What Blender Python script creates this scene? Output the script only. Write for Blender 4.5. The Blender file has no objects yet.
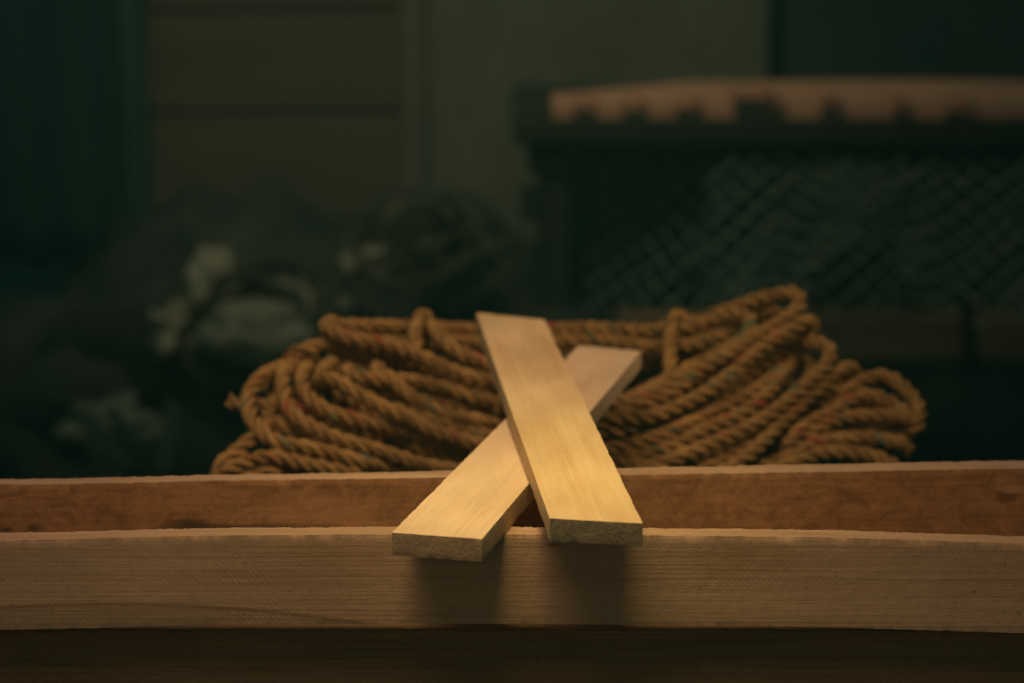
import bpy, math, random
import numpy as np
from mathutils import Vector, Matrix, noise
R = math.radians
rnd = random.Random(7)
sc = bpy.context.scene
col = sc.collection
Z0 = 0.90                       # height of the lower slat's upper face above the floor
F = 2418.0                      # 85 mm lens in pixels at 1024 wide
CAMH = Z0 + 0.38
PITCH = math.atan(498 / F)
cp, sp_ = math.cos(PITCH), math.sin(PITCH)

def at(u, v, Y):
    """point at depth Y (metres in front of the camera) seen at photo position u, v"""
    a, b = (u - 512) / F, (341.5 - v) / F
    dy = cp + b * sp_
    dz = b * cp - sp_
    return Vector((a * Y / dy, Y, CAMH + dz * Y / dy))
def on_z(u, v, z):
    a, b = (u - 512) / F, (341.5 - v) / F
    dy = cp + b * sp_; dz = b * cp - sp_
    t = (z - CAMH) / dz
    return Vector((a * t, dy * t, z))

# ------------------------------------------------------------------ helpers
def link(o, parent=None, label=None, cat=None, group=None, kind=None):
    col.objects.link(o)
    if parent: o.parent = parent
    if label: o['label'] = label
    if cat: o['category'] = cat
    if group: o['group'] = group
    if kind: o['kind'] = kind
    return o
def mesh_obj(name, verts, faces, mat, parent=None, smooth=True, sharp=35, **kw):
    m = bpy.data.meshes.new(name)
    m.from_pydata([tuple(v) for v in verts], [], faces)
    m.update()
    if smooth:
        m.polygons.foreach_set('use_smooth', [True] * len(m.polygons))
        if sharp: m.set_sharp_from_angle(angle=R(sharp))
    m.materials.append(mat)
    return link(bpy.data.objects.new(name, m), parent, **kw)
def empty(name, loc, **kw):
    o = bpy.data.objects.new(name, None); o.location = loc
    o.empty_display_size = .05
    return link(o, **kw)

def grid_box(x0, x1, y0, y1, z0, z1, step, deform=None, rough=0.0, rfreq=120.0, seed=0.0, stepx=None):
    """box of fine quads with shared vertices; long edges worn back by noise"""
    nx = max(1, round((x1 - x0) / (stepx or step))); ny = max(1, round((y1 - y0) / step)); nz = max(1, round((z1 - z0) / step))
    idx = {}; verts = []; faces = []
    def V(i, j, k):
        key = (i, j, k)
        if key in idx: return idx[key]
        x = x0 + (x1 - x0) * i / nx; y = y0 + (y1 - y0) * j / ny; z = z0 + (z1 - z0) * k / nz
        on = (i in (0, nx)) + (j in (0, ny)) + (k in (0, nz))
        p = Vector((x, y, z))
        if rough:
            n = noise.noise_vector(Vector((x * rfreq * .5, y * rfreq, z * rfreq)) + Vector((seed, 0, seed)))
            n2 = noise.noise_vector(Vector((x * rfreq * 2.3, y * rfreq * 2, z * rfreq * 2)) + Vector((0, seed, 3)))
            amp = rough * (1.0 if on >= 2 else 0.22)
            cx, cy, cz = (x0 + x1) / 2, (y0 + y1) / 2, (z0 + z1) / 2
            w = abs(n.x + n2.y * .8) * amp
            if on >= 2:
                if i in (0, nx): p.x += math.copysign(w, cx - x) * 1
                if j in (0, ny): p.y += math.copysign(w * .8, cy - y)
                if k in (0, nz): p.z += math.copysign(w * .8, cz - z)
            p += n * amp * .35
        if deform: p = Vector(deform(p))
        idx[key] = len(verts); verts.append(p); return idx[key]
    for i in range(nx):
        for j in range(ny):
            faces.append((V(i, j, 0), V(i, j + 1, 0), V(i + 1, j + 1, 0), V(i + 1, j, 0)))
            faces.append((V(i, j, nz), V(i + 1, j, nz), V(i + 1, j + 1, nz), V(i, j + 1, nz)))
    for i in range(nx):
        for k in range(nz):
            faces.append((V(i, 0, k), V(i + 1, 0, k), V(i + 1, 0, k + 1), V(i, 0, k + 1)))
            faces.append((V(i, ny, k), V(i, ny, k + 1), V(i + 1, ny, k + 1), V(i + 1, ny, k)))
    for j in range(ny):
        for k in range(nz):
            faces.append((V(0, j, k), V(0, j, k + 1), V(0, j + 1, k + 1), V(0, j + 1, k)))
            faces.append((V(nx, j, k), V(nx, j + 1, k), V(nx, j + 1, k + 1), V(nx, j, k + 1)))
    return verts, faces

# ------------------------------------------------------------------ materials
class N:
    def __init__(s, name):
        s.m = bpy.data.materials.new(name); s.m.use_nodes = True
        s.t = s.m.node_tree; s.n = s.t.nodes; s.l = s.t.links
        s.b = s.n['Principled BSDF']
    def add(s, typ, **kw):
        n = s.n.new(typ)
        for k, v in kw.items(): setattr(n, k, v)
        return n
    def coord(s, what='Object', scale=(1, 1, 1), loc=(0, 0, 0), rot=(0, 0, 0)):
        c = s.add('ShaderNodeTexCoord'); mp = s.add('ShaderNodeMapping')
        mp.inputs['Scale'].default_value = scale; mp.inputs['Location'].default_value = loc; mp.inputs['Rotation'].default_value = rot
        s.l.new(c.outputs[what], mp.inputs[0]); return mp.outputs[0]
    def noise(s, vec, scale, detail=4, rough=.55, dist=0):
        n = s.add('ShaderNodeTexNoise'); n.inputs['Scale'].default_value = scale
        n.inputs['Detail'].default_value = detail; n.inputs['Roughness'].default_value = rough; n.inputs['Distortion'].default_value = dist
        s.l.new(vec, n.inputs['Vector']); return n.outputs[0]
    def wave(s, vec, scale, dist=0, dscale=1, typ='BANDS', direction='Z', detail=2):
        n = s.add('ShaderNodeTexWave', wave_type=typ)
        if typ == 'BANDS': n.bands_direction = direction
        else: n.rings_direction = direction
        n.inputs['Scale'].default_value = scale; n.inputs['Distortion'].default_value = dist
        n.inputs['Detail Scale'].default_value = dscale; n.inputs['Detail'].default_value = detail
        s.l.new(vec, n.inputs['Vector']); return n.outputs[1]
    def ramp(s, val, stops):
        n = s.add('ShaderNodeValToRGB'); cr = n.color_ramp
        while len(cr.elements) > 1: cr.elements.remove(cr.elements[-1])
        for i, (p, c) in enumerate(stops):
            e = cr.elements[0] if i == 0 else cr.elements.new(p)
            e.position = p; e.color = (*c, 1) if len(c) == 3 else c
        s.l.new(val, n.inputs[0]); return n.outputs[0]
    def math(s, op, a, b=None, clamp=False):
        n = s.add('ShaderNodeMath', operation=op, use_clamp=clamp)
        for i, q in enumerate((a, b)):
            if q is None: continue
            if isinstance(q, (int, float)): n.inputs[i].default_value = q
            else: s.l.new(q, n.inputs[i])
        return n.outputs[0]
    def mix(s, fac, a, b, mode='MIX'):
        n = s.add('ShaderNodeMix', data_type='RGBA', blend_type=mode)
        for i, q in ((0, fac), (6, a), (7, b)):
            if isinstance(q, (int, float)): n.inputs[i].default_value = q
            elif isinstance(q, tuple): n.inputs[i].default_value = (*q, 1)
            else: s.l.new(q, n.inputs[i])
        return n.outputs[2]
    def bump(s, h, strength, dist, prev=None):
        n = s.add('ShaderNodeBump'); n.inputs['Strength'].default_value = strength; n.inputs['Distance'].default_value = dist
        s.l.new(h, n.inputs['Height'])
        if prev is not None: s.l.new(prev, n.inputs['Normal'])
        return n.outputs[0]
    def done(s, color, rough=.8, normal=None, spec=.25):
        if isinstance(color, tuple): s.b.inputs['Base Color'].default_value = (*color, 1)
        else: s.l.new(color, s.b.inputs['Base Color'])
        if isinstance(rough, (int, float)): s.b.inputs['Roughness'].default_value = rough
        else: s.l.new(rough, s.b.inputs['Roughness'])
        s.b.inputs['Specular IOR Level'].default_value = spec
        if normal is not None: s.l.new(normal, s.b.inputs['Normal'])
        return s.m

def wood(name, pale, mid, dark, grain=1.0, saw=1.0, sawrot=(0, R(35), 0), off=(0, 0, 0), ring=1.0, fuzz=1.0, extra=None, sawscale=95, lines=.4, fig=(2.2, 60, 60)):
    """sawn timber, grain along local X"""
    s = N(name)
    g1 = s.noise(s.coord(scale=fig, loc=off), 1.0, 6, .6, .6)        # broad figure
    g2 = s.noise(s.coord(scale=(9, 520, 520), loc=off), 1.0, 4, .6)            # fine fibres
    g3 = s.wave(s.coord(scale=(.55, 10, 10), loc=off), 6.0, 5.0, 1.6, 'BANDS', 'Z', 3)
    blot = s.noise(s.coord(scale=(9, 16, 16), loc=off), 1.0, 3, .5)
    c = s.ramp(g1, [(.28, dark), (.50, mid), (.72, pale)])
    c = s.mix(.28 * ring, c, s.ramp(g3, [(.0, dark), (.25, mid), (1, pale)]))
    c = s.mix(.42 * grain, c, s.ramp(g2, [(.3, tuple(x * .55 for x in mid)), (.62, pale)]))
    c = s.mix(.55, c, s.ramp(blot, [(.3, (.74, .70, .66)), (.7, (1.14, 1.14, 1.12))]), 'MULTIPLY')
    gl = s.noise(s.coord(scale=(.9, 260, 260), loc=off), 1.0, 3, .6, .25)
    c = s.mix(s.ramp(gl, [(.60, (0, 0, 0)), (.70, (lines,) * 3)]), c, tuple(x * .55 for x in dark))
    sp = s.noise(s.coord(scale=(300, 300, 300)), 1.0, 1, .5)
    c = s.mix(s.ramp(sp, [(.73, (0, 0, 0)), (.77, (.5,) * 3)]), c, tuple(x * .4 for x in dark))
    if extra: c = extra(s, c)
    q = s.coord(scale=(1, 1, 1), rot=sawrot, loc=off)
    sw1 = s.wave(q, sawscale, 1.6, 2.5, 'BANDS', 'X', 4)
    sw2 = s.wave(s.coord(scale=(1, 1, 1), rot=tuple(-a for a in sawrot), loc=off), sawscale * .73, 2, 3, 'BANDS', 'X', 4)
    swm = s.noise(s.coord(scale=(11, 40, 40), loc=(3, 1, 5)), 1.0, 4, .7)
    swm2 = s.noise(s.coord(scale=(260, 260, 260), loc=(3, 1, 5)), 1.0, 3, .7)
    sw = s.math('ADD', s.math('MULTIPLY', sw1, s.ramp(swm, [(.45, (0, 0, 0)), (.68, (1, 1, 1))])),
                s.math('MULTIPLY', sw2, s.ramp(swm, [(.28, (.8, .8, .8)), (.45, (0, 0, 0))])))
    sw = s.math('MULTIPLY', sw, s.ramp(swm2, [(.35, (.1, .1, .1)), (.65, (1, 1, 1))]))
    c = s.mix(s.math('MULTIPLY', sw, .22 * saw), c, tuple(min(1, x * 1.25) for x in pale))
    fz = s.noise(s.coord(), 900, 5, .75)
    c = s.mix(.22 * fuzz, c, s.ramp(fz, [(.35, (.55, .5, .45)), (.65, (1.25, 1.25, 1.25))]), 'MULTIPLY')
    nrm = s.bump(g2, .35 * grain, .0012)
    nrm = s.bump(sw, .14 * saw, .0005, nrm)
    nrm = s.bump(fz, .6 * fuzz, .0009, nrm)
    return s.done(c, s.ramp(g2, [(0, (.62,) * 3), (1, (.85,) * 3)]), nrm, .2)

def end_grain(name, a, b):
    s = N(name)
    w = s.wave(s.coord(loc=(0, .03, .12)), 55, 3, 3, 'RINGS', 'X', 3)
    n = s.noise(s.coord(), 420, 6, .8)
    n0 = s.noise(s.coord(), 70, 4, .6)
    c = s.mix(.8, s.ramp(w, [(0, a), (1, b)]), s.ramp(n, [(.35, a), (.65, b)]))
    c = s.mix(.6, c, s.ramp(n0, [(.35, (.8, .8, .8)), (.65, (1.1, 1.1, 1.05))]), 'MULTIPLY')
    return s.done(c, .9, s.bump(n, 1, .0012), .1)

# ------------------------------------------------------------------ the two crossed slats
T = .0135
def slat(name, nl, nr, fl, fr, mat, endmat, label, thick=T, seed=0.0, sx=.0025):
    """slat through four world points of its upper face (near left/right, far left/right)"""
    root = empty(name, (nl + nr) / 2, label=label, cat='wooden slat')
    ex = ((fl + fr) / 2 - (nl + nr) / 2); L = ex.length; ex.normalize()
    ey = ((nl + fl) / 2 - (nr + fr) / 2); W = ey.length
    ey = (ey - ex * ey.dot(ex)); W = ey.length; ey.normalize()
    ez = ex.cross(ey)
    if ez.z < 0: ez = -ez
    M = Matrix((ex, ey, ez)).transposed()
    root.rotation_euler = M.to_euler()
    Mi = M.inverted()
    o = (nl + nr) / 2
    q = [Mi @ (p - o) for p in (nl, nr, fl, fr)]
    def deform(p):
        t = p.x / L; s_ = p.y / W + .5          # s_ 1 = left
        x = (1 - t) * (q[0].x * s_ + q[1].x * (1 - s_)) + t * (q[2].x * s_ + q[3].x * (1 - s_))
        yl = q[0].y * (1 - t) + q[2].y * t; yr = q[1].y * (1 - t) + q[3].y * t
        z = p.z + .0012 * math.sin(t * 3.1) * 0
        return (x, yr + (yl - yr) * s_, z)
    v, f = grid_box(0, L, -W / 2, W / 2, -thick, 0, .00225, deform, .00055, 120, seed, sx)
    m = bpy.data.meshes.new('slat_board'); m.from_pydata([tuple(a) for a in v], [], f); m.update()
    m.polygons.foreach_set('use_smooth', [True] * len(m.polygons)); m.set_sharp_from_angle(angle=R(40))
    m.materials.append(mat); m.materials.append(endmat)
    for p in m.polygons:
        if abs(p.normal.x) > .75: p.material_index = 1
    b = bpy.data.objects.new('slat_board', m); link(b, root)
    return root

wood_slat_low = wood('pale_pine_low', (.83, .64, .42), (.77, .56, .35), (.66, .45, .26), .5, 1.7, (0, 0, R(4)), (2, 3, 1), .8, 1.1, sawscale=80, lines=.22, fig=(10, 40, 40))
wood_slat_top = wood('pale_pine_top', (.85, .65, .37), (.79, .57, .30), (.66, .43, .19), .45, 1.2, (0, 0, R(60)), (7, 5, 2), 1.0, 1.1, None, 110, .15, (9, 34, 34))
end_pale = end_grain('end_grain_pale', (.42, .28, .17), (.56, .39, .25))
end_grey = end_grain('end_grain_grey', (.22, .175, .11), (.52, .42, .27))

zB = Z0
B = [on_z(391.5, 532.5, zB), on_z(482, 539, zB), on_z(579, 345, zB), on_z(641.5, 351, zB)]
slat('crossed_slat', *B, wood_slat_low, end_pale, 'lower pale slat running from near left to far right beneath the other slat', seed=3.0)
zn, zf = Z0 + .0128, Z0 + .0235
A = [on_z(549.5, 518, zn), on_z(643, 523.5, zn), on_z(476, 312.5, zf), on_z(544.5, 319.5, zf)]
slat('crossed_slat', *A, wood_slat_top, end_grey, 'upper yellowish slat lying across the other, grey rough end nearest', seed=8.0)

# ------------------------------------------------------------------ the two boards on edge and the beam below
BT = Z0 - T                                # their upper edges carry the lower slat
def blob(s, c, x, z, rx, rz, colr, strength=.8, sharp=.5, y=0):
    vec = s.coord(scale=(1 / rx, 0, 1 / rz), loc=(-x / rx, 0, -z / rz))
    nz = s.add('ShaderNodeTexNoise'); nz.inputs['Scale'].default_value = 60; nz.inputs['Detail'].default_value = 4
    s.l.new(s.coord(), nz.inputs['Vector'])
    ln = s.add('ShaderNodeVectorMath', operation='LENGTH'); s.l.new(vec, ln.inputs[0])
    d = s.math('ADD', ln.outputs['Value'], s.math('MULTIPLY', s.math('SUBTRACT', nz.outputs[0], .5), 1.4))
    f = s.ramp(d, [(0, (strength,) * 3), (sharp, (strength * .8,) * 3), (1, (0, 0, 0))])
    return s.mix(f, c, colr)
def front_extra(s, c):
    # darker heartwood tongue along the lower left edge and a small chip
    xyz = s.add('ShaderNodeSeparateXYZ'); s.l.new(s.coord(), xyz.inputs[0])
    x, z = xyz.outputs[0], xyz.outputs[2]
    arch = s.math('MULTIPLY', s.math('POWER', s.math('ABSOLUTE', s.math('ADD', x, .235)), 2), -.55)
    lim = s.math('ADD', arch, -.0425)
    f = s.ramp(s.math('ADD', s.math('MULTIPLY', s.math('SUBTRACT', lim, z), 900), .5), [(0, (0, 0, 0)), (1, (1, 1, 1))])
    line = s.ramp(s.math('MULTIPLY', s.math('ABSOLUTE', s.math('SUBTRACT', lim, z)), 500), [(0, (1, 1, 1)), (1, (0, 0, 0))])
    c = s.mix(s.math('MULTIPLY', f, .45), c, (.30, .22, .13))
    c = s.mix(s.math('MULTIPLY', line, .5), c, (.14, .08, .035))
    c = blob(s, c, .0235, -.0065, .005, .0018, (.22, .10, .04), .8)
    c = blob(s, c, .135, -.016, .05, .014, (.40, .22, .10), .5, .3)
    c = blob(s, c, -.10, -.012, .05, .010, (.42, .24, .11), .4, .3)
    return c
def back_extra(s, c):
    fur = s.noise(s.coord(scale=(55, 90, 80), loc=(4, 4, 4)), 1.0, 7, .72, 1.2)
    c = s.mix(.6, c, s.ramp(fur, [(.36, (.5, .45, .4)), (.5, (.95, .95, .95)), (.64, (1.35, 1.3, 1.25))]), 'MULTIPLY')
    c = blob(s, c, .318, -.018, .010, .006, (.16, .07, .025), .8)
    c = blob(s, c, .322, -.014, .010, .003, (.60, .36, .20), .8)
    c = blob(s, c, -.206, -.028, .016, .005, (.05, .04, .025), .85)
    c = blob(s, c, -.165, -.031, .07, .0035, (.07, .05, .03), .8)
    c = blob(s, c, -.302, -.029, .006, .003, (.05, .04, .025), .8)
    c = blob(s, c, -.318, -.030, .005, .0025, (.05, .04, .025), .8)
    c = blob(s, c, -.12, -.022, .05, .015, (.62, .34, .17), .5, .2)
    return c
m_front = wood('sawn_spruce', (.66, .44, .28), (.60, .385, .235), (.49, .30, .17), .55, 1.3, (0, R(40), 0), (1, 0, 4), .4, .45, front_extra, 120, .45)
m_back = wood('sawn_larch', (.50, .28, .135), (.43, .225, .095), (.34, .17, .068), .3, .6, (0, R(-25), 0), (5, 2, 0), .9, 1.0, back_extra, 90)
m_edge = wood('fuzzy_sawn_edge', (.56, .38, .25), (.48, .31, .195), (.36, .22, .125), .8, .3, (0, 0, R(20)), (3, 3, 0), .3, 1.6)
m_beam = wood('old_dark_timber', (.40, .25, .13), (.29, .175, .09), (.12, .07, .035), 1.0, 1.2, (0, R(8), 0), (0, 6, 0), .6, 1.3, None, 42)

def edge_board(name, x0, x1, ylo, y0f, thick_f, H, sag, mats, label, seed):
    def deform(p):
        t = p.y
        y = y0f(p.x) + t * thick_f(p.x)
        return (p.x, y, p.z + sag(p.x))
    v, f = grid_box(x0, x1, 0, 1, -H, 0, 1 / 7, None)
    # own grid: y given 0..1, use metre step for x and z
    nx = int((x1 - x0) / .0014); ny = 6; nz = 20
    verts, faces, idx = [], [], {}
    def V(i, j, k):
        key = (i, j, k)
        if key in idx: return idx[key]
        x = x0 + (x1 - x0) * i / nx; t = j / ny; z = -H + H * k / nz
        on = (j in (0, ny)) + (k in (0, nz))
        th = thick_f(x); y = y0f(x) + t * th; zz = z + sag(x)
        n = noise.noise(Vector((x * 60, t * 3, z * 200 + seed)))
        n2 = noise.noise(Vector((x * 260, t * 5, z * 300 + seed)))
        if on >= 2:
            n3 = noise.noise(Vector((x * 700, t * 5, z * 300 + seed))); w = abs(n) * .0007 + abs(n2) * .0007 + abs(n3) * .0009
            w2 = w * (.35 if k == 0 else 1); y += w2 if j == 0 else -w2
            zz += -w * .8 if k == nz else w * .15
        else:
            y += n2 * .0002
            if k == nz: zz += n2 * .0004
        zz += noise.noise(Vector((x * 9, seed, 0))) * .0008
        idx[key] = len(verts); verts.append((x, y, zz)); return idx[key]
    mi = []
    for i in range(nx):
        for j in range(ny):
            faces.append((V(i, j, nz), V(i + 1, j, nz), V(i + 1, j + 1, nz), V(i, j + 1, nz))); mi.append(1)
            faces.append((V(i, j, 0), V(i, j + 1, 0), V(i + 1, j + 1, 0), V(i + 1, j, 0))); mi.append(1)
        for k in range(nz):
            faces.append((V(i, 0, k), V(i + 1, 0, k), V(i + 1, 0, k + 1), V(i, 0, k + 1))); mi.append(0)
            faces.append((V(i, ny, k), V(i, ny, k + 1), V(i + 1, ny, k + 1), V(i + 1, ny, k))); mi.append(0)
    for j in range(ny):
        for k in range(nz):
            faces.append((V(0, j, k), V(0, j, k + 1), V(0, j + 1, k + 1), V(0, j + 1, k))); mi.append(1)
            faces.append((V(nx, j, k), V(nx, j + 1, k), V(nx, j + 1, k + 1), V(nx, j, k + 1))); mi.append(1)
    ob = mesh_obj(name, verts, faces, mats[0], None, True, 40, label=label, cat='wooden board')
    ob.data.materials.append(mats[1])
    ob.data.polygons.foreach_set('material_index', mi)
    ob.location = (0, 0, BT)
    return ob
YF = on_z(512, 534.0, BT).y
sagf = lambda x: -.050 * (x + .03) ** 2
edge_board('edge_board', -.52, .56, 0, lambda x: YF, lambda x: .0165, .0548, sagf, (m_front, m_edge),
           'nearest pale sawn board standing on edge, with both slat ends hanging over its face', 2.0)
ya, yb = on_z(0, 484, BT), on_z(1024, 468.5, BT)
sl = (yb.y - ya.y) / (yb.x - ya.x)
edge_board('edge_board', -.55, .60, 0, lambda x: ya.y + (x - ya.x) * sl, lambda x: .0175 + x * .012, .0565, lambda x: .0, (m_back, m_edge),
           'orange-brown board standing on edge between the nearest board and the rope', 6.0)
bz = BT - .0565 - .0062
v, f = grid_box(-.75, .8, YF + .012, YF + .24, bz - .13, bz, .005, None, .0035, 90, 4.0, .004)
bo = mesh_obj('timber_beam', v, f, m_beam, label='dark rough-sawn beam along the bottom, under the two boards on edge', cat='timber beam')
# ------------------------------------------------------------------ rope
def catmull(pts, step):
    P = [Vector(p) for p in pts]
    P = [P[0] * 2 - P[1]] + P + [P[-1] * 2 - P[-2]]
    out = []
    for i in range(1, len(P) - 2):
        p0, p1, p2, p3 = P[i - 1:i + 3]
        n = max(2, int((p2 - p1).length / step))
        for k in range(n):
            t = k / n
            out.append(.5 * ((2 * p1) + (p2 - p0) * t + (2 * p0 - 5 * p1 + 4 * p2 - p3) * t * t + (3 * p1 - p0 - 3 * p2 + p3) * t ** 3))
    out.append(P[-2]); return out
class Rope:
    def __init__(s): s.v = []; s.f = []; s.uv = []
    def lay(s, pts, r=.0063, pitch=.034, step=.0024, sides=8, seed=0):
        C = catmull(pts, step)
        T_ = [(C[min(i + 1, len(C) - 1)] - C[max(i - 1, 0)]).normalized() for i in range(len(C))]
        u = Vector((0, 0, 1)) if abs(T_[0].z) < .8 else Vector((0, 1, 0))
        a = r * .56; rs = r * .485
        rows = [[], [], []]; d = 0
        ph0 = seed * 1.7
        for i, (c, t) in enumerate(zip(C, T_)):
            u = (u - t * u.dot(t)).normalized(); w = t.cross(u)
            if i: d += (c - C[i - 1]).length
            wob = 1 + .05 * noise.noise(Vector((d * 40, seed, 0)))
            for k in range(3):
                ph = ph0 + d / pitch * 2 * math.pi + k * 2 * math.pi / 3
                ctr = c + (u * math.cos(ph) + w * math.sin(ph)) * a * wob
                ring = []
                for q in range(sides):
                    th = q / sides * 2 * math.pi + ph
                    ring.append(len(s.v)); s.v.append(ctr + (u * math.cos(th) + w * math.sin(th)) * rs * wob)
                rows[k].append((ring, d))
        if r > .0060 and sides == 8:                      # stray fibres
            rh = random.Random(seed)
            for _ in range(int(d * 260)):
                k = rh.randrange(3); ring, dd = rows[k][rh.randrange(len(rows[k]))]
                p = s.v[ring[rh.randrange(sides)]]
                g = Vector((rh.gauss(0, 1), rh.gauss(0, 1), rh.gauss(0, 1))).normalized()
                e = p + g * rh.uniform(.003, .008); q0 = Vector((.00009, .00009, 0))
                b0 = len(s.v); s.v += [p - q0, p + q0, e]; s.f.append((b0, b0 + 1, b0 + 2)); s.uv += [(dd, .1)] * 3
        for k in range(3):
            R_ = rows[k]
            for i in range(len(R_) - 1):
                (ra, da), (rb, db) = R_[i], R_[i + 1]
                for q in range(sides):
                    q2 = (q + 1) % sides
                    s.f.append((ra[q], ra[q2], rb[q2], rb[q]))
                    v0, v1 = q / sides, (q + 1) / sides; o = seed * 3.1 + k * 11.3
                    s.uv += [(da + o, v0 + k), (da + o, v1 + k), (db + o, v1 + k), (db + o, v0 + k)]
            for ring in (R_[0][0][::-1], R_[-1][0]):
                s.f.append(tuple(ring)); s.uv += [(0, 0)] * sides
    def build(s, name, mat, parent=None, **kw):
        o = mesh_obj(name, s.v, s.f, mat, parent, True, None, **kw)
        uv = o.data.uv_layers.new(name='UVMap')
        uv.data.foreach_set('uv', np.array(s.uv, dtype=np.float32).ravel())
        return o
def rope_mat(name, a, b, flecks=True, fl=1.0):
    s = N(name)
    yarn = s.wave(s.coord('UV', scale=(420, 0, 0)), 1, 0, 1, 'BANDS', 'X')
    # twisted yarns: bands along u + v
    mpv = s.coord('UV', scale=(60, 7, 1))
    w = s.add('ShaderNodeTexWave', wave_type='BANDS'); w.bands_direction = 'DIAGONAL'
    w.inputs['Scale'].default_value = 1.2; w.inputs['Distortion'].default_value = 1.5
    s.l.new(mpv, w.inputs['Vector'])
    fib = s.noise(s.coord('UV', scale=(160, 26, 1)), 1.0, 4, .7)
    tone = s.noise(s.coord('UV', scale=(14, 1.2, 1)), 1.0, 3, .6)
    c = s.ramp(tone, [(.3, a), (.7, b)])
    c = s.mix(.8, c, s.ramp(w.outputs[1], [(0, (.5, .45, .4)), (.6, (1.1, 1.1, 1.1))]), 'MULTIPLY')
    c = s.mix(.5, c, s.ramp(fib, [(.3, (.6, .55, .5)), (.7, (1.25, 1.2, 1.1))]), 'MULTIPLY')
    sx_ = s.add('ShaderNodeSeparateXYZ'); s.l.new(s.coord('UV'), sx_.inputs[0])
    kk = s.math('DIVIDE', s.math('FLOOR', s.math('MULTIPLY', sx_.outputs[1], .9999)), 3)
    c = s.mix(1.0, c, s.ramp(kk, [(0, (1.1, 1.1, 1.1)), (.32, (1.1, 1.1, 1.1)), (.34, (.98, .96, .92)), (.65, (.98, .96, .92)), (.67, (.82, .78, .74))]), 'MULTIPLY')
    if flecks:
        f1 = s.noise(s.coord('UV', scale=(32, 2.2, 1), loc=(9, 4, 0)), 1.0, 1.5, .5)
        f2 = s.noise(s.coord('UV', scale=(30, 2.2, 1), loc=(31, 17, 0)), 1.0, 1.5, .5)
        c = s.mix(s.ramp(f1, [(.665, (0, 0, 0)), (.70, (.95 * fl,) * 3)]), c, (.0, .24, .17))
        c = s.mix(s.ramp(f2, [(.665, (0, 0, 0)), (.70, (.9 * fl,) * 3)]), c, (.55, .05, .04))
    n = s.bump(w.outputs[1], .6, .0014); n = s.bump(fib, .6, .0008, n)
    return s.done(c, .6, n, .4)
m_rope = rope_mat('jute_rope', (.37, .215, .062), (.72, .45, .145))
def DL(v, lay, u=600): return 1.795 + (470 - v) * .00088 + lay * .014 - .085 * min(1, max(0, (500 - u) / 230))
def path(pts, lay, dx=0, dv=0):
    return [at(u + dx, v + dv + 3, DL(v, lay + (p[0] if p else 0), u)) for (u, v, *p) in pts]
def zl(pts): return [(200 + x / 3.253, 270 + y / 3.253, *p) for (x, y, *p) in pts]
def zr(pts): return [(600 + x / 3.012, 270 + y / 3.012, *p) for (x, y, *p) in pts]
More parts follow.
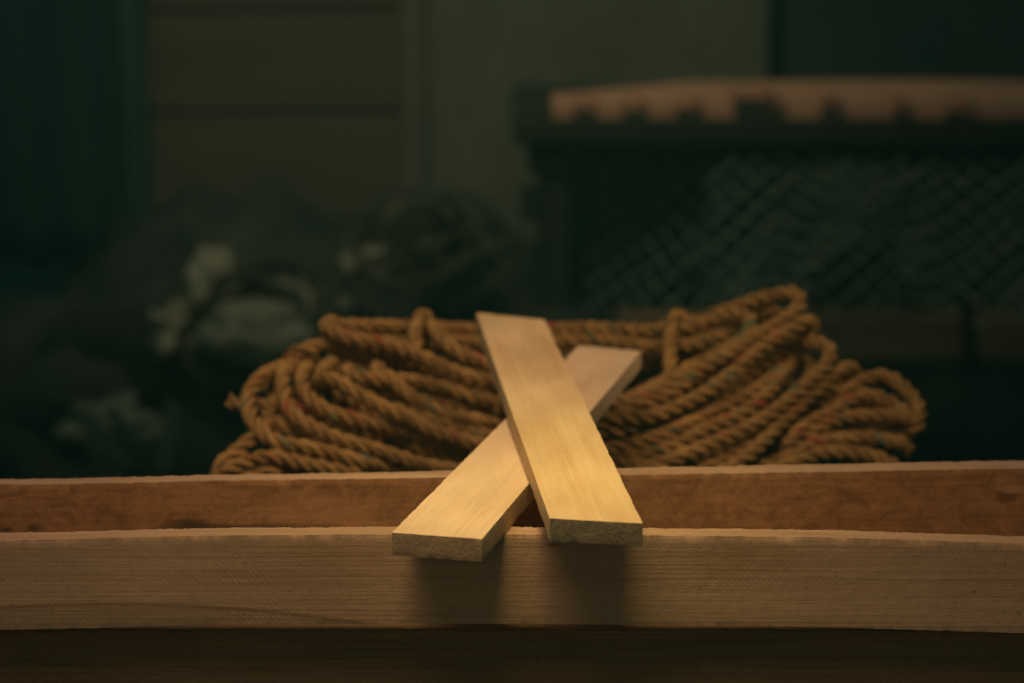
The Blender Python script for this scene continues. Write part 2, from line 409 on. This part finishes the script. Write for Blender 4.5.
P = [
 (zl([(330, 300, 2), (255, 312, 1), (195, 345), (160, 395), (160, 450), (195, 512), (260, 552), (340, 568), (430, 588), (520, 615), (640, 650, 1), (800, 690, 2)]), 0),
 (zl([(300, 290, 3), (272, 335), (272, 400), (312, 468), (380, 510), (460, 545), (560, 572), (650, 602), (740, 628), (850, 645)]) + [(560, 478, 1), (610, 478, 1)] + zr([(200, 572), (300, 530), (400, 488), (490, 440), (560, 388), (630, 328), (685, 272), (690, 232), (650, 208), (600, 215, 2), (540, 260, 3)]), -.4),
 (zl([(370, 290, 3), (335, 330, .5), (350, 400), (420, 452), (520, 482), (620, 503), (720, 533), (830, 572)]) + [(500, 458, 1), (600, 492, 1), (700, 480)] + zr([(430, 562), (500, 500), (560, 440), (620, 385), (680, 330), (740, 288), (765, 300, 1), (740, 350, 2)]), .4),
 (zl([(430, 290, 2), (400, 330, 0), (460, 362), (530, 402), (600, 440), (680, 472), (760, 512), (880, 552)]) + [(500, 446, 1), (560, 442, 1), (600, 424, .5)] + zr([(40, 440), (150, 432), (240, 400), (320, 358), (400, 300), (480, 232), (560, 180), (622, 148), (640, 165, 1), (600, 215, 2)]), -1),
 (zl([(560, 290, 2), (590, 320, 0), (650, 372), (720, 422), (800, 460), (900, 482)]) + [(500, 425, 1), (560, 455, 1), (600, 462, .5)] + zr([(60, 562), (130, 550), (240, 510), (320, 470), (420, 428), (500, 370), (560, 300, 1), (600, 250, 2)]), .2),
 (zl([(470, 300, 2), (510, 332, .3), (600, 350), (690, 352), (780, 372), (880, 402), (960, 422)]) + [(540, 412, 1), (590, 404, 1)] + zr([(80, 382), (150, 350), (260, 292), (360, 240), (430, 200), (455, 155), (420, 120), (340, 138, 1), (250, 152, 1.5), (150, 175, 2)]), .3),
 (zl([(430, 160, 1), (412, 175, .3), (480, 210), (560, 226), (640, 242), (720, 272), (800, 310), (880, 340), (960, 355)]) + [(540, 385, .8), (600, 398, .5)] + zr([(60, 410), (140, 370), (240, 322), (340, 270), (440, 210), (540, 150), (598, 100), (588, 62), (500, 72, .8), (420, 100, 1.5), (330, 130, 2)]), -.8),
 (zl([(330, 300, 2), (290, 275, 1), (360, 243), (430, 237), (520, 262), (620, 278), (720, 300), (840, 350, 1)]), .8),
 ([(330, 322, .2), (350, 323), (400, 324), (450, 326), (500, 328), (560, 326), (610, 326), (650, 328), (700, 322), (745, 306), (775, 296, 1)], 1.6),
 ([(350, 336, .2), (400, 340), (450, 338), (500, 342), (560, 338), (610, 338), (650, 344), (700, 340), (740, 326), (770, 310, 1)], 2.0),
 (zl([(100, 418, .5), (150, 425), (220, 432), (290, 442), (380, 470, 1)]), 1.2),
 (zl([(330, 470, 2), (240, 490, 1), (180, 530), (110, 590), (60, 635), (70, 655), (140, 618), (240, 600), (330, 622), (430, 640), (520, 655)]), .6),
 (zl([(560, 620, 1), (430, 600, 1), (340, 600, 1), (250, 640), (150, 670), (100, 690)]), 1.4),
 (zl([(620, 440, .5), (720, 470), (820, 500), (920, 530)]) + [(520, 440, 1), (600, 442)] + zr([(40, 500), (140, 490), (240, 450), (330, 420), (420, 380), (500, 330), (560, 280, 1)]), .8),
 (zr([(700, 420, 1), (760, 345), (850, 312), (920, 350), (962, 412), (955, 455), (915, 480, 1), (840, 500, 2)]), .8),
 (zr([(560, 530), (620, 462), (700, 420), (790, 372), (850, 378), (905, 412), (915, 440, 1), (880, 460, 2)]), .2),
 (zr([(540, 570, 1), (640, 485), (720, 442), (840, 430), (920, 440), (935, 470, 1), (900, 520, 2)]), .5),
 (zr([(480, 590, 1), (560, 560), (640, 520), (780, 498), (890, 512), (930, 540, 1)]), .6),
 (zr([(500, 610), (600, 566), (700, 540), (820, 552), (900, 590)]), .2),
 (zr([(430, 530, 1), (500, 470), (590, 400), (640, 370), (700, 350), (760, 360, .5), (800, 400, 1.5)]), 1.0),
 (zr([(-60, 420, .3), (20, 415), (100, 400), (190, 372), (260, 330), (330, 300, 1)]), -.5),
 (zr([(-80, 470, .3), (20, 478), (110, 462), (200, 425), (300, 378, .5), (380, 330, 1.5)]), -.2),
 (zr([(-60, 530, .3), (20, 532), (110, 515), (210, 480), (300, 440, .5), (380, 400, 1.5)]), -.3),
 (zr([(-60, 580, .3), (40, 578), (130, 585), (220, 560), (300, 520, 1)]), .2),
 (zr([(300, 600), (380, 560), (460, 510), (540, 470), (600, 470, 1)]), .9),
 (zr([(160, 500), (280, 440), (380, 370), (470, 290), (540, 240), (600, 210, 1)]), 1.2),
 (zl([(480, 470, 1), (600, 500, 1), (700, 560), (800, 600), (900, 620)]), 1.3),
 (zl([(200, 330, 2), (240, 400, 1), (230, 470), (300, 520), (420, 560), (540, 600), (700, 660)]), 1.3),
 (zl([(640, 300, 1), (740, 330), (840, 360), (940, 390)]) + [(560, 390, 1)], 1.0),
 (zl([(460, 400, 1), (560, 400, .5), (700, 400), (820, 430), (940, 450)]), 1.4),
 (zl([(240, 440, 1), (320, 380), (420, 340), (520, 310), (640, 300), (760, 330)]), 1.8),
]
tot = sum(len(a) for a, b in P)
coil = empty('rope_coil', (0.03, 1.93, Z0 - .16), label='heaped coil of brown twisted rope with red and green flecks, behind the boards', cat='rope')
def to_local(pts, root): return [p - root.location for p in pts]
main = Rope()
for i, (pts, lay) in enumerate(P):
    pp = path(pts, lay)
    main.lay(to_local(pp, coil), seed=i + 1)
# the same turns seen from behind: the returning halves of the heap, further back and lower
for i, (pts, lay) in enumerate(P):
    if len(pts) < 7: continue
    for rep in (1, 2):
        q = []
        for (u, v, *p) in pts[::1]:
            w = at(u, v, DL(v, lay + (p[0] if p else 0), u))
            k = noise.noise(Vector((w.x * 6, i * 3.3, rep)))
            w = Vector((w.x * (1 - .05 * rep) + .002, w.y + .030 * rep + k * .01, w.z - .021 * rep - .002 + k * .004))
            w.z = max(w.z, Z0 - .155)
            q.append(w)
        main.lay(to_local(q, coil), seed=i + 40 * rep, step=.004, sides=6)
for i in range(9):      # bottom turns, resting on the crate
    z = Z0 - .155 + .013 * (i % 3); k = i // 3
    rx, ry = .20 - .018 * k, .085 - .016 * k
    q = [Vector((.03 + rx * math.cos(a) * (1 + .03 * math.sin(3 * a + i)), 1.93 + ry * math.sin(a), z + .002 * math.sin(5 * a + i))) for a in [j / 28 * 2 * math.pi for j in range(29)]]
    main.lay(to_local(q, coil), seed=i + 150, step=.004, sides=6)
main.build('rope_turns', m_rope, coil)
for i, q in enumerate(([zl([(690, 300, 1), (700, 240, -.3), (705, 175, .3), (725, 142, 1), (752, 165, 1.2), (790, 215, 0), (850, 262, -.3), (930, 300), (1000, 350, .5)]), -.6],
                       [zr([(235, 380, 1), (215, 300, -.5), (212, 220, -.5), (222, 150, .2), (236, 132, 1.2), (262, 160, 2.5), (280, 220, 4)]), .6])):
    b = Rope(); b.lay(to_local(path(*q), coil), seed=200 + i, r=.0064)
    b.build('binding_loop', m_rope, coil)

# ------------------------------------------------------------------ things the rope stands on, floor, walls
def plain(name, a, b, scale=8, rough=.85, bumpd=.002, stretch=(1, 1, 1)):
    s = N(name); n = s.noise(s.coord(scale=stretch), scale, 5, .6); n2 = s.noise(s.coord(scale=stretch), scale * 9, 4, .6)
    c = s.ramp(n, [(.3, a), (.7, b)]); c = s.mix(.4, c, s.ramp(n2, [(.3, (.6, .6, .6)), (.7, (1.2, 1.2, 1.2))]), 'MULTIPLY')
    return s.done(c, rough, s.bump(n2, .5, bumpd), .15)
m_dark = plain('dark_stained_wood', (.04, .045, .035), (.08, .075, .055), 6, stretch=(1, 8, 8))
m_floor = plain('earth_floor', (.04, .055, .05), (.08, .09, .075), 5)
def box(name, x0, x1, y0, y1, z0, z1, mat, parent=None, bev=.004, rot=0, **kw):
    c = Vector(((x0 + x1) / 2, (y0 + y1) / 2, (z0 + z1) / 2)) if parent is None else Vector((0, 0, 0))
    vs = [Vector((x, y, z)) - c for x in (x0, x1) for y in (y0, y1) for z in (z0, z1)]
    fs = [(0, 1, 3, 2), (4, 6, 7, 5), (0, 4, 5, 1), (2, 3, 7, 6), (0, 2, 6, 4), (1, 5, 7, 3)]
    o = mesh_obj(name, vs, fs, mat, parent, False, **kw); o.location = c
    md = o.modifiers.new('bevel', 'BEVEL'); md.width = bev; md.segments = 2
    return o
cr = empty('crate', (.03, 1.93, 0), label='dark wooden crate hidden beneath the heap of rope', cat='crate')
ct = Z0 - .165
box('lid', -.19, .19, -.10, .10, ct - .02, ct, m_dark, cr)
for k in range(5): box('side_slat', -.18, .18, -.09, -.075, .05 + k * .135, .15 + k * .135, m_dark, cr)
for k in range(5): box('side_slat', -.18, .18, .075, .09, .05 + k * .135, .15 + k * .135, m_dark, cr)
for sx in (-1, 1):
    for sy in (-1, 1): box('corner_post', sx * .165 - .02, sx * .165 + .02, sy * .06 - .014, sy * .06 + .014, 0, ct - .021, m_dark, cr)
# trestle feet for the beam (outside the frame, carry it)
for x in (-.62, .66):
    box('trestle_post', x - .05, x + .05, YF + .05, YF + .2, 0, bz - .134, m_dark, label='dark post carrying the beam, outside the frame on the ' + ('left' if x < 0 else 'right'), cat='post')

v, f = grid_box(-6, 6, -1, 9, -.1, 0, 1.0)
mesh_obj('floor', v, f, m_floor, smooth=False, kind='structure')

YW = 4.6
m_black = plain('black_iron', (.008, .010, .009), (.016, .018, .016), 5)
def planks(name, a, b):
    s = N(name); g = s.noise(s.coord(scale=(1.2, 20, 14)), 1.5, 5, .6)
    return s.done(s.ramp(g, [(.3, a), (.7, b)]), .9, s.bump(g, .6, .004), .1)
m_brown = planks('brown_wall_boards', (.125, .10, .06), (.165, .13, .08))
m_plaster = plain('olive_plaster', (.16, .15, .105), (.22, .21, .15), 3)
m_post = plain('pale_post', (.165, .14, .10), (.215, .18, .13), 4, stretch=(8, 8, 1))
m_green = plain('dark_green_cloth', (.014, .042, .034), (.020, .054, .044), 3, stretch=(4, 1, .4))
m_greenedge = plain('green_hem', (.030, .075, .06), (.038, .09, .07), 3)
def X(u, Y=YW): return at(u, 150, Y).x
def Zv(v, Y=YW): return at(512, v, Y).z
# plastered back wall; right part coloured dark to stand for the light falling off
box('back_wall', X(768), X(1500), YW + .16, YW + .26, 0, 2.6, plain('shade_toned_plaster', (.03, .05, .045), (.05, .07, .06), 3), label='wall coloured almost black to stand for shade, behind the right half of the bench', cat='wall', bev=.01)
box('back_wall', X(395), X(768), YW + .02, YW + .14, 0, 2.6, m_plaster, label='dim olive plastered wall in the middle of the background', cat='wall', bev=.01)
bw = empty('boarded_wall', (0, YW, 0), label='brown wall of wide horizontal boards behind the left heap', cat='wall')
edges = [700, 560, 430, 330, 222, 112, 9, -90, -190]
for a_, b_ in zip(edges[:-1], edges[1:]):
    box('wall_board', X(60), X(404), -.02 + rnd.uniform(-.006, .006), .03, Zv(a_) + .004, Zv(b_) - .004, m_brown, bw, bev=.006)
box('wall_backing', X(60), X(404), .04, .07, .0, 2.2, m_brown, bw)
box('wall_post', X(404), X(425), YW - .05, YW + .01, 0, 2.6, m_post, label='pale vertical post between the boarded wall and the plaster', cat='post')
# hanging green cloth, left
def cloth():
    vs, fs = [], []; n = 90; mz = 24; Yc = 4.1
    x0, x1 = at(-120, 150, Yc).x, at(150, 150, Yc).x; zt, zb = 2.5, at(80, 262, Yc).z
    for i in range(n + 1):
        for k in range(mz + 1):
            t = i / n; x = x0 + (x1 - x0) * t; z = zb + (zt - zb) * k / mz
            y = Yc + .007 * math.sin(t * 34 + .8 * math.sin(k * .35)) + .003 * math.sin(t * 80 + k * .2)
            if t > .93: y -= (t - .93) * .6
            vs.append((x, y, z + .01 * math.sin(t * 30)))
    W_ = mz + 1
    for i in range(n):
        for k in range(mz): fs.append((i * W_ + k, (i + 1) * W_ + k, (i + 1) * W_ + k + 1, i * W_ + k + 1))
    root = empty('hanging_cloth', ((x0 + x1) / 2, Yc, zb), label='dark green cloth hanging at the far left edge', cat='cloth')
    vs = [Vector(p) - root.location for p in vs]
    o = mesh_obj('cloth_panel', vs, fs, m_green, root, True, None)
    md = o.modifiers.new('solid', 'SOLIDIFY'); md.thickness = .006
    vs2, fs2 = [], []
    for k in range(mz + 1):
        z = zb + (zt - zb) * k / mz
        for dx, dy in ((-.035, -.052), (.0, -.055), (.004, -.04), (-.035, -.04)): vs2.append(Vector((x1 + dx - .002 + .004 * math.sin(k * .7), Yc + dy, z)) - root.location)
    for k in range(mz):
        for q in range(4): fs2.append((k * 4 + q, k * 4 + (q + 1) % 4, (k + 1) * 4 + (q + 1) % 4, (k + 1) * 4 + q))
    mesh_obj('hem', vs2, fs2, m_greenedge, root, False)
    tube_v, tube_f = [], []
    for i in range(2):
        for q in range(8): tube_v.append(Vector(((x0 - .3, x1 + .3)[i], Yc + .02 * math.cos(q * .785), 2.52 + .02 * math.sin(q * .785))) - root.location)
    tube_f = [(q, (q + 1) % 8, 8 + (q + 1) % 8, 8 + q) for q in range(8)]
    mesh_obj('rail', tube_v, tube_f, m_dark, root)
cloth()

# ------------------------------------------------------------------ heap at the left background
def lump(name, c, r, mat, seed, amp=.6, **kw):
    vs, fs = [], []; n, mm = 40, 22
    for i in range(mm + 1):
        for j in range(n):
            th = i / mm * math.pi; ph = j / n * 2 * math.pi
            d = Vector((math.sin(th) * math.cos(ph), math.sin(th) * math.sin(ph), math.cos(th)))
            k = 1 + amp * noise.noise(d * 1.7 + Vector((seed, 0, 0))) + amp * .5 * noise.noise(d * 4 + Vector((0, seed, 0))) + amp * .28 * noise.noise(d * 10 + Vector((0, seed, 0)))
            vs.append(Vector((d.x * r[0] * k, d.y * r[1] * k, d.z * r[2] * k)))
    for i in range(mm):
        for j in range(n): fs.append((i * n + j, (i + 1) * n + j, (i + 1) * n + (j + 1) % n, i * n + (j + 1) % n))
    o = mesh_obj(name, vs, fs, mat, None, True, None, **kw); o.location = c
    return o
m_net = plain('dark_green_netting', (.018, .026, .022), (.10, .10, .075), 7, bumpd=.02)
m_pale = rope_mat('pale_rope', (.10, .092, .062), (.17, .155, .11), False)
m_canvas = plain('grey_canvas', (.30, .27, .18), (.58, .50, .34), 6, bumpd=.01)
YB = 3.4
def coil_ring(name, u, v, Y, rad, tubes, rr, tilt, mat, label, spin=0.0, thick=.05):
    """a coil of many turns, like a hung or leaning rope"""
    root = empty(name, at(u, v, Y), label=label, cat='rope', group=None)
    M = Matrix.Rotation(spin, 3, 'Z') @ Matrix.Rotation(tilt, 3, 'X')
    r_ = Rope(); q = []; rn = random.Random(int(u))
    for t in range(tubes):
        M = Matrix.Rotation(spin + rn.uniform(-.5, .5), 3, 'Z') @ Matrix.Rotation(tilt + rn.uniform(-.45, .45), 3, 'X')
        off = Vector((rn.uniform(-.5, .5) * thick, rn.uniform(-.4, .4) * thick, rn.uniform(-.5, .5) * thick))
        rk = rad + rn.uniform(-.5, .5) * thick; zk = rn.uniform(-.5, .5) * thick
        for j in range(14):
            a = j / 14 * 2 * math.pi
            q.append(M @ Vector((rk * math.cos(a) * 1.05, rk * math.sin(a) * (1 + .05 * math.sin(2 * a + t)), zk + .008 * math.sin(3 * a + t))) + off)
    r_.lay(q, r=rr, pitch=rr * 6, step=rr * .9, sides=6, seed=u * .01)
    r_.build('rope_turns', mat, root)
    return root
m_dkrope = rope_mat('dark_tarred_rope', (.12, .12, .09), (.24, .23, .17), False)
lump('net_heap', at(300, 420, 3.75), (.62, .35, .27), m_net, 1.3, label='low broad heap of dark netting across the left background', cat='fishing net')
lump('net_heap', at(470, 330, 3.8), (.17, .14, .17), m_net, 4.3, .3, label='dark netting heap just left of the bench leg', cat='fishing net')
lump('net_heap', at(60, 420, 3.6), (.28, .3, .16), m_net, 9.3, label='dark netting heap under the green cloth', cat='fishing net')
lump('canvas_bundle', at(258, 332, 3.3), (.075, .06, .045), m_canvas, 2.2, .3, label='pale crumpled canvas bundle left of the rope, on the netting', cat='canvas')
lump('canvas_bundle', at(212, 284, 3.45), (.04, .05, .05), m_canvas, 6.2, .3, label='small pale canvas bundle perched above the larger one', cat='canvas')
lump('canvas_bundle', at(412, 238, 3.55), (.045, .05, .062), m_canvas, 7.2, .25, label='pale canvas bundle inside the upright leaning coil', cat='canvas')
for u_, v_, Y_, rr_, sd, lb in ((172, 330, 3.4, (.035, .04, .03), 3.1, 'small pale crumpled scrap at the left of the heap'),
        (300, 300, 3.4, (.05, .04, .03), 5.3, 'pale crumpled scrap just above the left end of the rope'),
        (118, 425, 3.2, (.06, .04, .028), 8.4, 'flat pale scrap low at the left behind the sticks'),
        (465, 250, 3.6, (.03, .04, .05), 9.9, 'narrow pale scrap right of the loose upright coil'),
        (370, 262, 3.5, (.035, .04, .025), 1.9, 'pale scrap left of the loose upright coil')):
    lump('canvas_scrap', at(u_, v_, Y_), rr_, m_canvas, sd, .8, label=lb, cat='canvas')
coil_ring('rope_loops', 430, 236, 3.5, .062, 11, .008, R(70), m_dkrope, 'loose round coil leaning upright before the plastered wall', R(10), .06)
coil_ring('rope_loops', 250, 330, 3.35, .070, 7, .008, R(50), m_pale, 'pale rope loops lying on the netting beside the canvas bundles', R(-20), .07)
m_bark = plain('pale_bark', (.12, .11, .075), (.22, .20, .14), 14)
def stick(name, p0, p1, r, mat, label, cat, bend=.02):
    vs, fs = [], []; n = 14
    d = (p1 - p0); up = Vector((0, 1, 0)); s_ = d.cross(up).normalized(); t_ = s_.cross(d).normalized()
    for i in range(n + 1):
        k = i / n; c = d * k + s_ * bend * .25 * math.sin(k * math.pi)
        rr = r * (1 - .25 * k) * (.2 if i in (0, n) else 1)
        for q in range(10): vs.append(c + (s_ * math.cos(q * .6283) * 1.0 + t_ * math.sin(q * .6283)) * rr)
    for i in range(n):
        for q in range(10): fs.append((i * 10 + q, i * 10 + (q + 1) % 10, (i + 1) * 10 + (q + 1) % 10, (i + 1) * 10 + q))
    fs += [tuple(range(9, -1, -1)), tuple(range(n * 10, n * 10 + 10))]
    o = mesh_obj(name, vs, fs, mat, None, True, 60, label=label, cat=cat); o.location = p0
stick('branch', at(128, 470, 3.0), at(85, 412, 3.1), .016, m_bark, 'pale stick leaning left at the lower left of the heap', 'stick')
stick('branch', at(150, 450, 3.05), at(108, 408, 3.1), .012, m_bark, 'thinner pale stick crossing behind the leaning one', 'stick')
stick('branch', at(160, 478, 3.0), at(172, 400, 3.1), .013, m_bark, 'pale upright stick nearest the rope at the lower left', 'stick', -.02)

# ------------------------------------------------------------------ bench at the right background
Y1 = 3.5
m_bench = plain('bench_dark_timber', (.035, .035, .027), (.06, .055, .04), 5, stretch=(1, 6, 6))
m_rail = plain('bench_rail_timber', (.26, .16, .085), (.36, .23, .13), 5, stretch=(1, 6, 6))
m_tan = plain('tan_board', (.70, .34, .20), (.86, .46, .29), 7, stretch=(1, 5, 5))
bzt = at(512, 122, Y1).z
def bx(u): return at(u, 130, Y1).x
bench = empty('workbench', (bx(800), Y1, 0), label='dark timber workbench at the right with a notched tan board on top', cat='workbench')
def bpart(name, u0, u1, y0, y1, z0, z1, mat): 
    return box(name, bx(u0) - bx(800), bx(u1) - bx(800), y0, y1, z0, z1, mat, bench, .006)
def bv(v): return at(512, v, Y1).z
bpart('bench_top', 513, 1300, 0, .56, bv(146), bzt, m_bench)
bpart('bracket', 528, 572, .02, .30, bv(176), bv(146) - .002, m_bench)
bpart('leg', 541, 572, .03, .10, 0, bv(176) - .002, m_bench)
bpart('leg', 541, 572, .42, .49, 0, bv(146) - .002, m_bench)
bpart('leg', 1240, 1272, .03, .10, 0, bv(146) - .002, m_bench)
bpart('leg', 1240, 1272, .42, .49, 0, bv(146) - .002, m_bench)
bpart('cleat', 520, 540, .02, .12, bv(224), bv(198), m_bench)
bpart('rail', 574, 1238, .035, .085, bv(366), bv(320), m_rail)
bpart('apron', 574, 1238, .04, .07, bv(160), bv(146) - .003, m_bench)
# notched tan board lying on the bench
def notched():
    prof = [(553, 0), (574, 0), (577, 1), (595, 1), (598, 0), (624, 0), (627, 1), (646, 1), (650, 0), (678, 0), (683, 1), (704, 1), (707, 0), (735, 0), (739, 2.0), (788, 2.1), (790, .0), (823, 0), (827, 1.6), (848, 1.4), (850, 0), (897, 0), (901, 1.1), (916, 1.1), (920, 0), (948, 0), (954, 1.0), (978, .9), (984, 0), (1030, .1), (1060, 0), (1064, 1), (1085, 1), (1090, 0), (1250, 0)]
    y0, yd = .03, .14
    pts = []
    for i, (u, d) in enumerate(prof): pts.append((bx(u) - bx(800), y0 + d * yd + rnd.uniform(-.006, .006)))
    back = [(bx(u) - bx(800), .50 + .02 * math.sin(u * .02)) for u in range(1250, 540, -60)]
    vs, fs = [], []
    strip = []
    th = .02
    for (x, y) in pts: strip.append((x, y, .19 + .20 * min(1, max(0, (x - bx(553) + bx(800)) / .22)) + .02 * math.sin(x * 7)))
    n = len(strip)
    for (x, y, yb_) in strip:
        vs += [Vector((x, y, 0)), Vector((x, y, th)), Vector((x, yb_, th)), Vector((x, yb_, 0))]
    for i in range(n - 1):
        a, b = i * 4, (i + 1) * 4
        fs += [(a, b, b + 1, a + 1), (a + 1, b + 1, b + 2, a + 2), (a + 2, b + 2, b + 3, a + 3), (a, a + 3, b + 3, b)]
    fs += [(0, 1, 2, 3), (n * 4 - 4, n * 4 - 1, n * 4 - 2, n * 4 - 3)]
    o = mesh_obj('notched_board', vs, fs, m_tan, None, False, label='tan board with a row of notches in its front edge, flat on the dark bench', cat='board')
    o.location = (bx(800), Y1, bzt + .002)
notched()
m_nets = plain('green_net_cord', (.34, .44, .36), (.54, .64, .52), 30, bumpd=.002)
m_nets2 = plain('grey_net_cord', (.38, .45, .36), (.54, .60, .48), 30, bumpd=.002)
def net(name, u0, u1, v0, topf, botf, Y, cell, thick, fold, mat, label, seed, cat='net'):
    x0, x1 = at(u0, 200, Y).x, at(u1, 200, Y).x
    n = int((x1 - x0) / cell); mz = int((at(512, 160, Y).z - at(512, 330, Y).z) / cell) + 2
    vs, fs = [], []
    def P_(a, b):
        t = a / n; s_ = b / mz; u = u0 + (u1 - u0) * t
        zt, zb = at(512, topf(u), Y).z, at(512, botf(u), Y).z
        z = zt + (zb - zt) * s_
        y = Y + fold * (math.sin(t * 23 + seed) + .5 * math.sin(t * 51 + s_ * 3 + seed)) * (.25 + s_) + .02 * noise.noise(Vector((t * 9, s_ * 5, seed)))
        return Vector((x0 + (x1 - x0) * t + .006 * math.sin(s_ * 9 + t * 30), y, z))
    # diamonds: vertices on a checkerboard
    idx = {}
    def V(i, j):
        if (i, j) not in idx: idx[(i, j)] = len(vs); vs.append(P_(i, j))
        return idx[(i, j)]
    for i in range(1, n):
        for j in range(1, mz):
            if (i + j) % 2: fs.append((V(i - 1, j), V(i, j - 1), V(i + 1, j), V(i, j + 1)))
    o0 = vs[0].copy(); vs = [p - o0 for p in vs]
    o = mesh_obj(name, vs, fs, mat, None, False, label=label, cat=cat); o.location = o0
    md = o.modifiers.new('cords', 'WIREFRAME'); md.thickness = thick; md.use_even_offset = False
    return o
net('hanging_net', 574, 1200, 0, lambda u: 148, lambda u: 330 + 10 * math.sin(u * .03), Y1 + .11, .021, .0046, .035, m_nets, 'dark green net hanging below the bench top', 1.0)
def peak(u): return 322 - 75 * math.exp(-((u - 868) / 75) ** 2) if u < 868 else 322 - 75 * math.exp(-((u - 868) / 45) ** 2)
net('hanging_net', 700, 1200, 0, lambda u: 158, peak, Y1 - .03, .021, .0046, .02, m_nets2, 'paler grey net draped in front, its hem lifted to a peak right of the rope', 4.0)
stick('iron_rod', at(972, 372, Y1 - .04), at(966, 296, Y1 - .04), .012, m_black, 'short black rod standing against the bench rail', 'rod', 0)
bpart('back_panel', 574, 1238, .40, .415, .25, bv(186), m_dark)
lump('sack', Vector((bx(900), Y1 + .30, .35)), (.42, .12, .33), m_net, 5.5, .2, label='dark bulging sack stored under the bench behind the nets', cat='sack')

# ------------------------------------------------------------------ camera
cam = bpy.data.cameras.new('camera'); co = bpy.data.objects.new('camera', cam); col.objects.link(co)
cam.sensor_width = 36; cam.lens = F / 1024 * 36
co.location = (0, 0, CAMH); co.rotation_euler = (math.pi / 2 - PITCH, 0, 0)
cam.clip_start = .05; cam.clip_end = 60
cam.dof.use_dof = True; cam.dof.focus_distance = 1.42; cam.dof.aperture_fstop = 4.9; cam.dof.aperture_blades = 9
sc.camera = co

# ------------------------------------------------------------------ light
def lamp(name, typ, loc, target, energy, color, size=.3, spot=None, blend=.8):
    l = bpy.data.lights.new(name, typ); l.energy = energy; l.color = color
    if typ == 'AREA': l.shape = 'DISK'; l.size = size
    if typ == 'SPOT': l.spot_size = R(spot); l.spot_blend = blend; l.shadow_soft_size = size
    o = bpy.data.objects.new(name, l); col.objects.link(o); o.location = loc
    o.rotation_euler = (Vector(target) - Vector(loc)).to_track_quat('-Z', 'Y').to_euler()
    return o
lamp('key_lamp', 'SPOT', (-.17, 1.18, Z0 + 1.00), (-.01, 1.44, Z0), 36, (1, .66, .45), .34, 70, 1.0)
lamp('yellow_spot', 'SPOT', (-.02, 1.22, Z0 + 1.10), (.02, 1.375, Z0), 36, (1, .80, .24), .16, 26, 1.0)
lamp('fill_lamp', 'AREA', (-.3, -.7, Z0 + .50), (.1, 1.5, Z0 - .1), 1.9, (1, .55, .22), .8)
lamp('side_lamp', 'SPOT', (.80, 1.50, Z0 + .95), (-.10, 1.93, Z0 - .05), 20, (1, .64, .36), .07, 34, 1.0)
lamp('bench_lamp', 'SPOT', (.55, 2.7, 2.5), (.50, 3.62, .9), 4.5, (1, .66, .42), .12, 50, 1.0)
lamp('wall_lamp', 'SPOT', (-.25, 2.5, 2.6), (X(340), YW, .95), 46, (1, .90, .64), .3, 78, 1.0)
w = bpy.data.worlds.new('World'); sc.world = w; w.use_nodes = True
w.node_tree.nodes['Background'].inputs[0].default_value = (.13, .36, .32, 1)
w.node_tree.nodes['Background'].inputs[1].default_value = .105
# thin teal haze added to lift the dark tones
hz = bpy.data.materials.new('teal_lift_haze'); hz.use_nodes = True; hn = hz.node_tree.nodes; hn.clear()
ho = hn.new('ShaderNodeOutputMaterial'); hv = hn.new('ShaderNodeVolumePrincipled')
hv.inputs['Color'].default_value = (.25, .95, .85, 1); hv.inputs['Density'].default_value = .026
hz.node_tree.links.new(hv.outputs[0], ho.inputs['Volume'])
v, f = grid_box(-6.5, 6.5, -1.6, 9.5, -1.1, 3.6, 20)
mesh_obj('haze', v, f, hz, smooth=False, kind='stuff')
sc.view_settings.view_transform = 'Standard'; sc.view_settings.look = 'None'
sc.view_settings.exposure = 0; sc.view_settings.gamma = 1
sc.cycles.max_bounces = 6
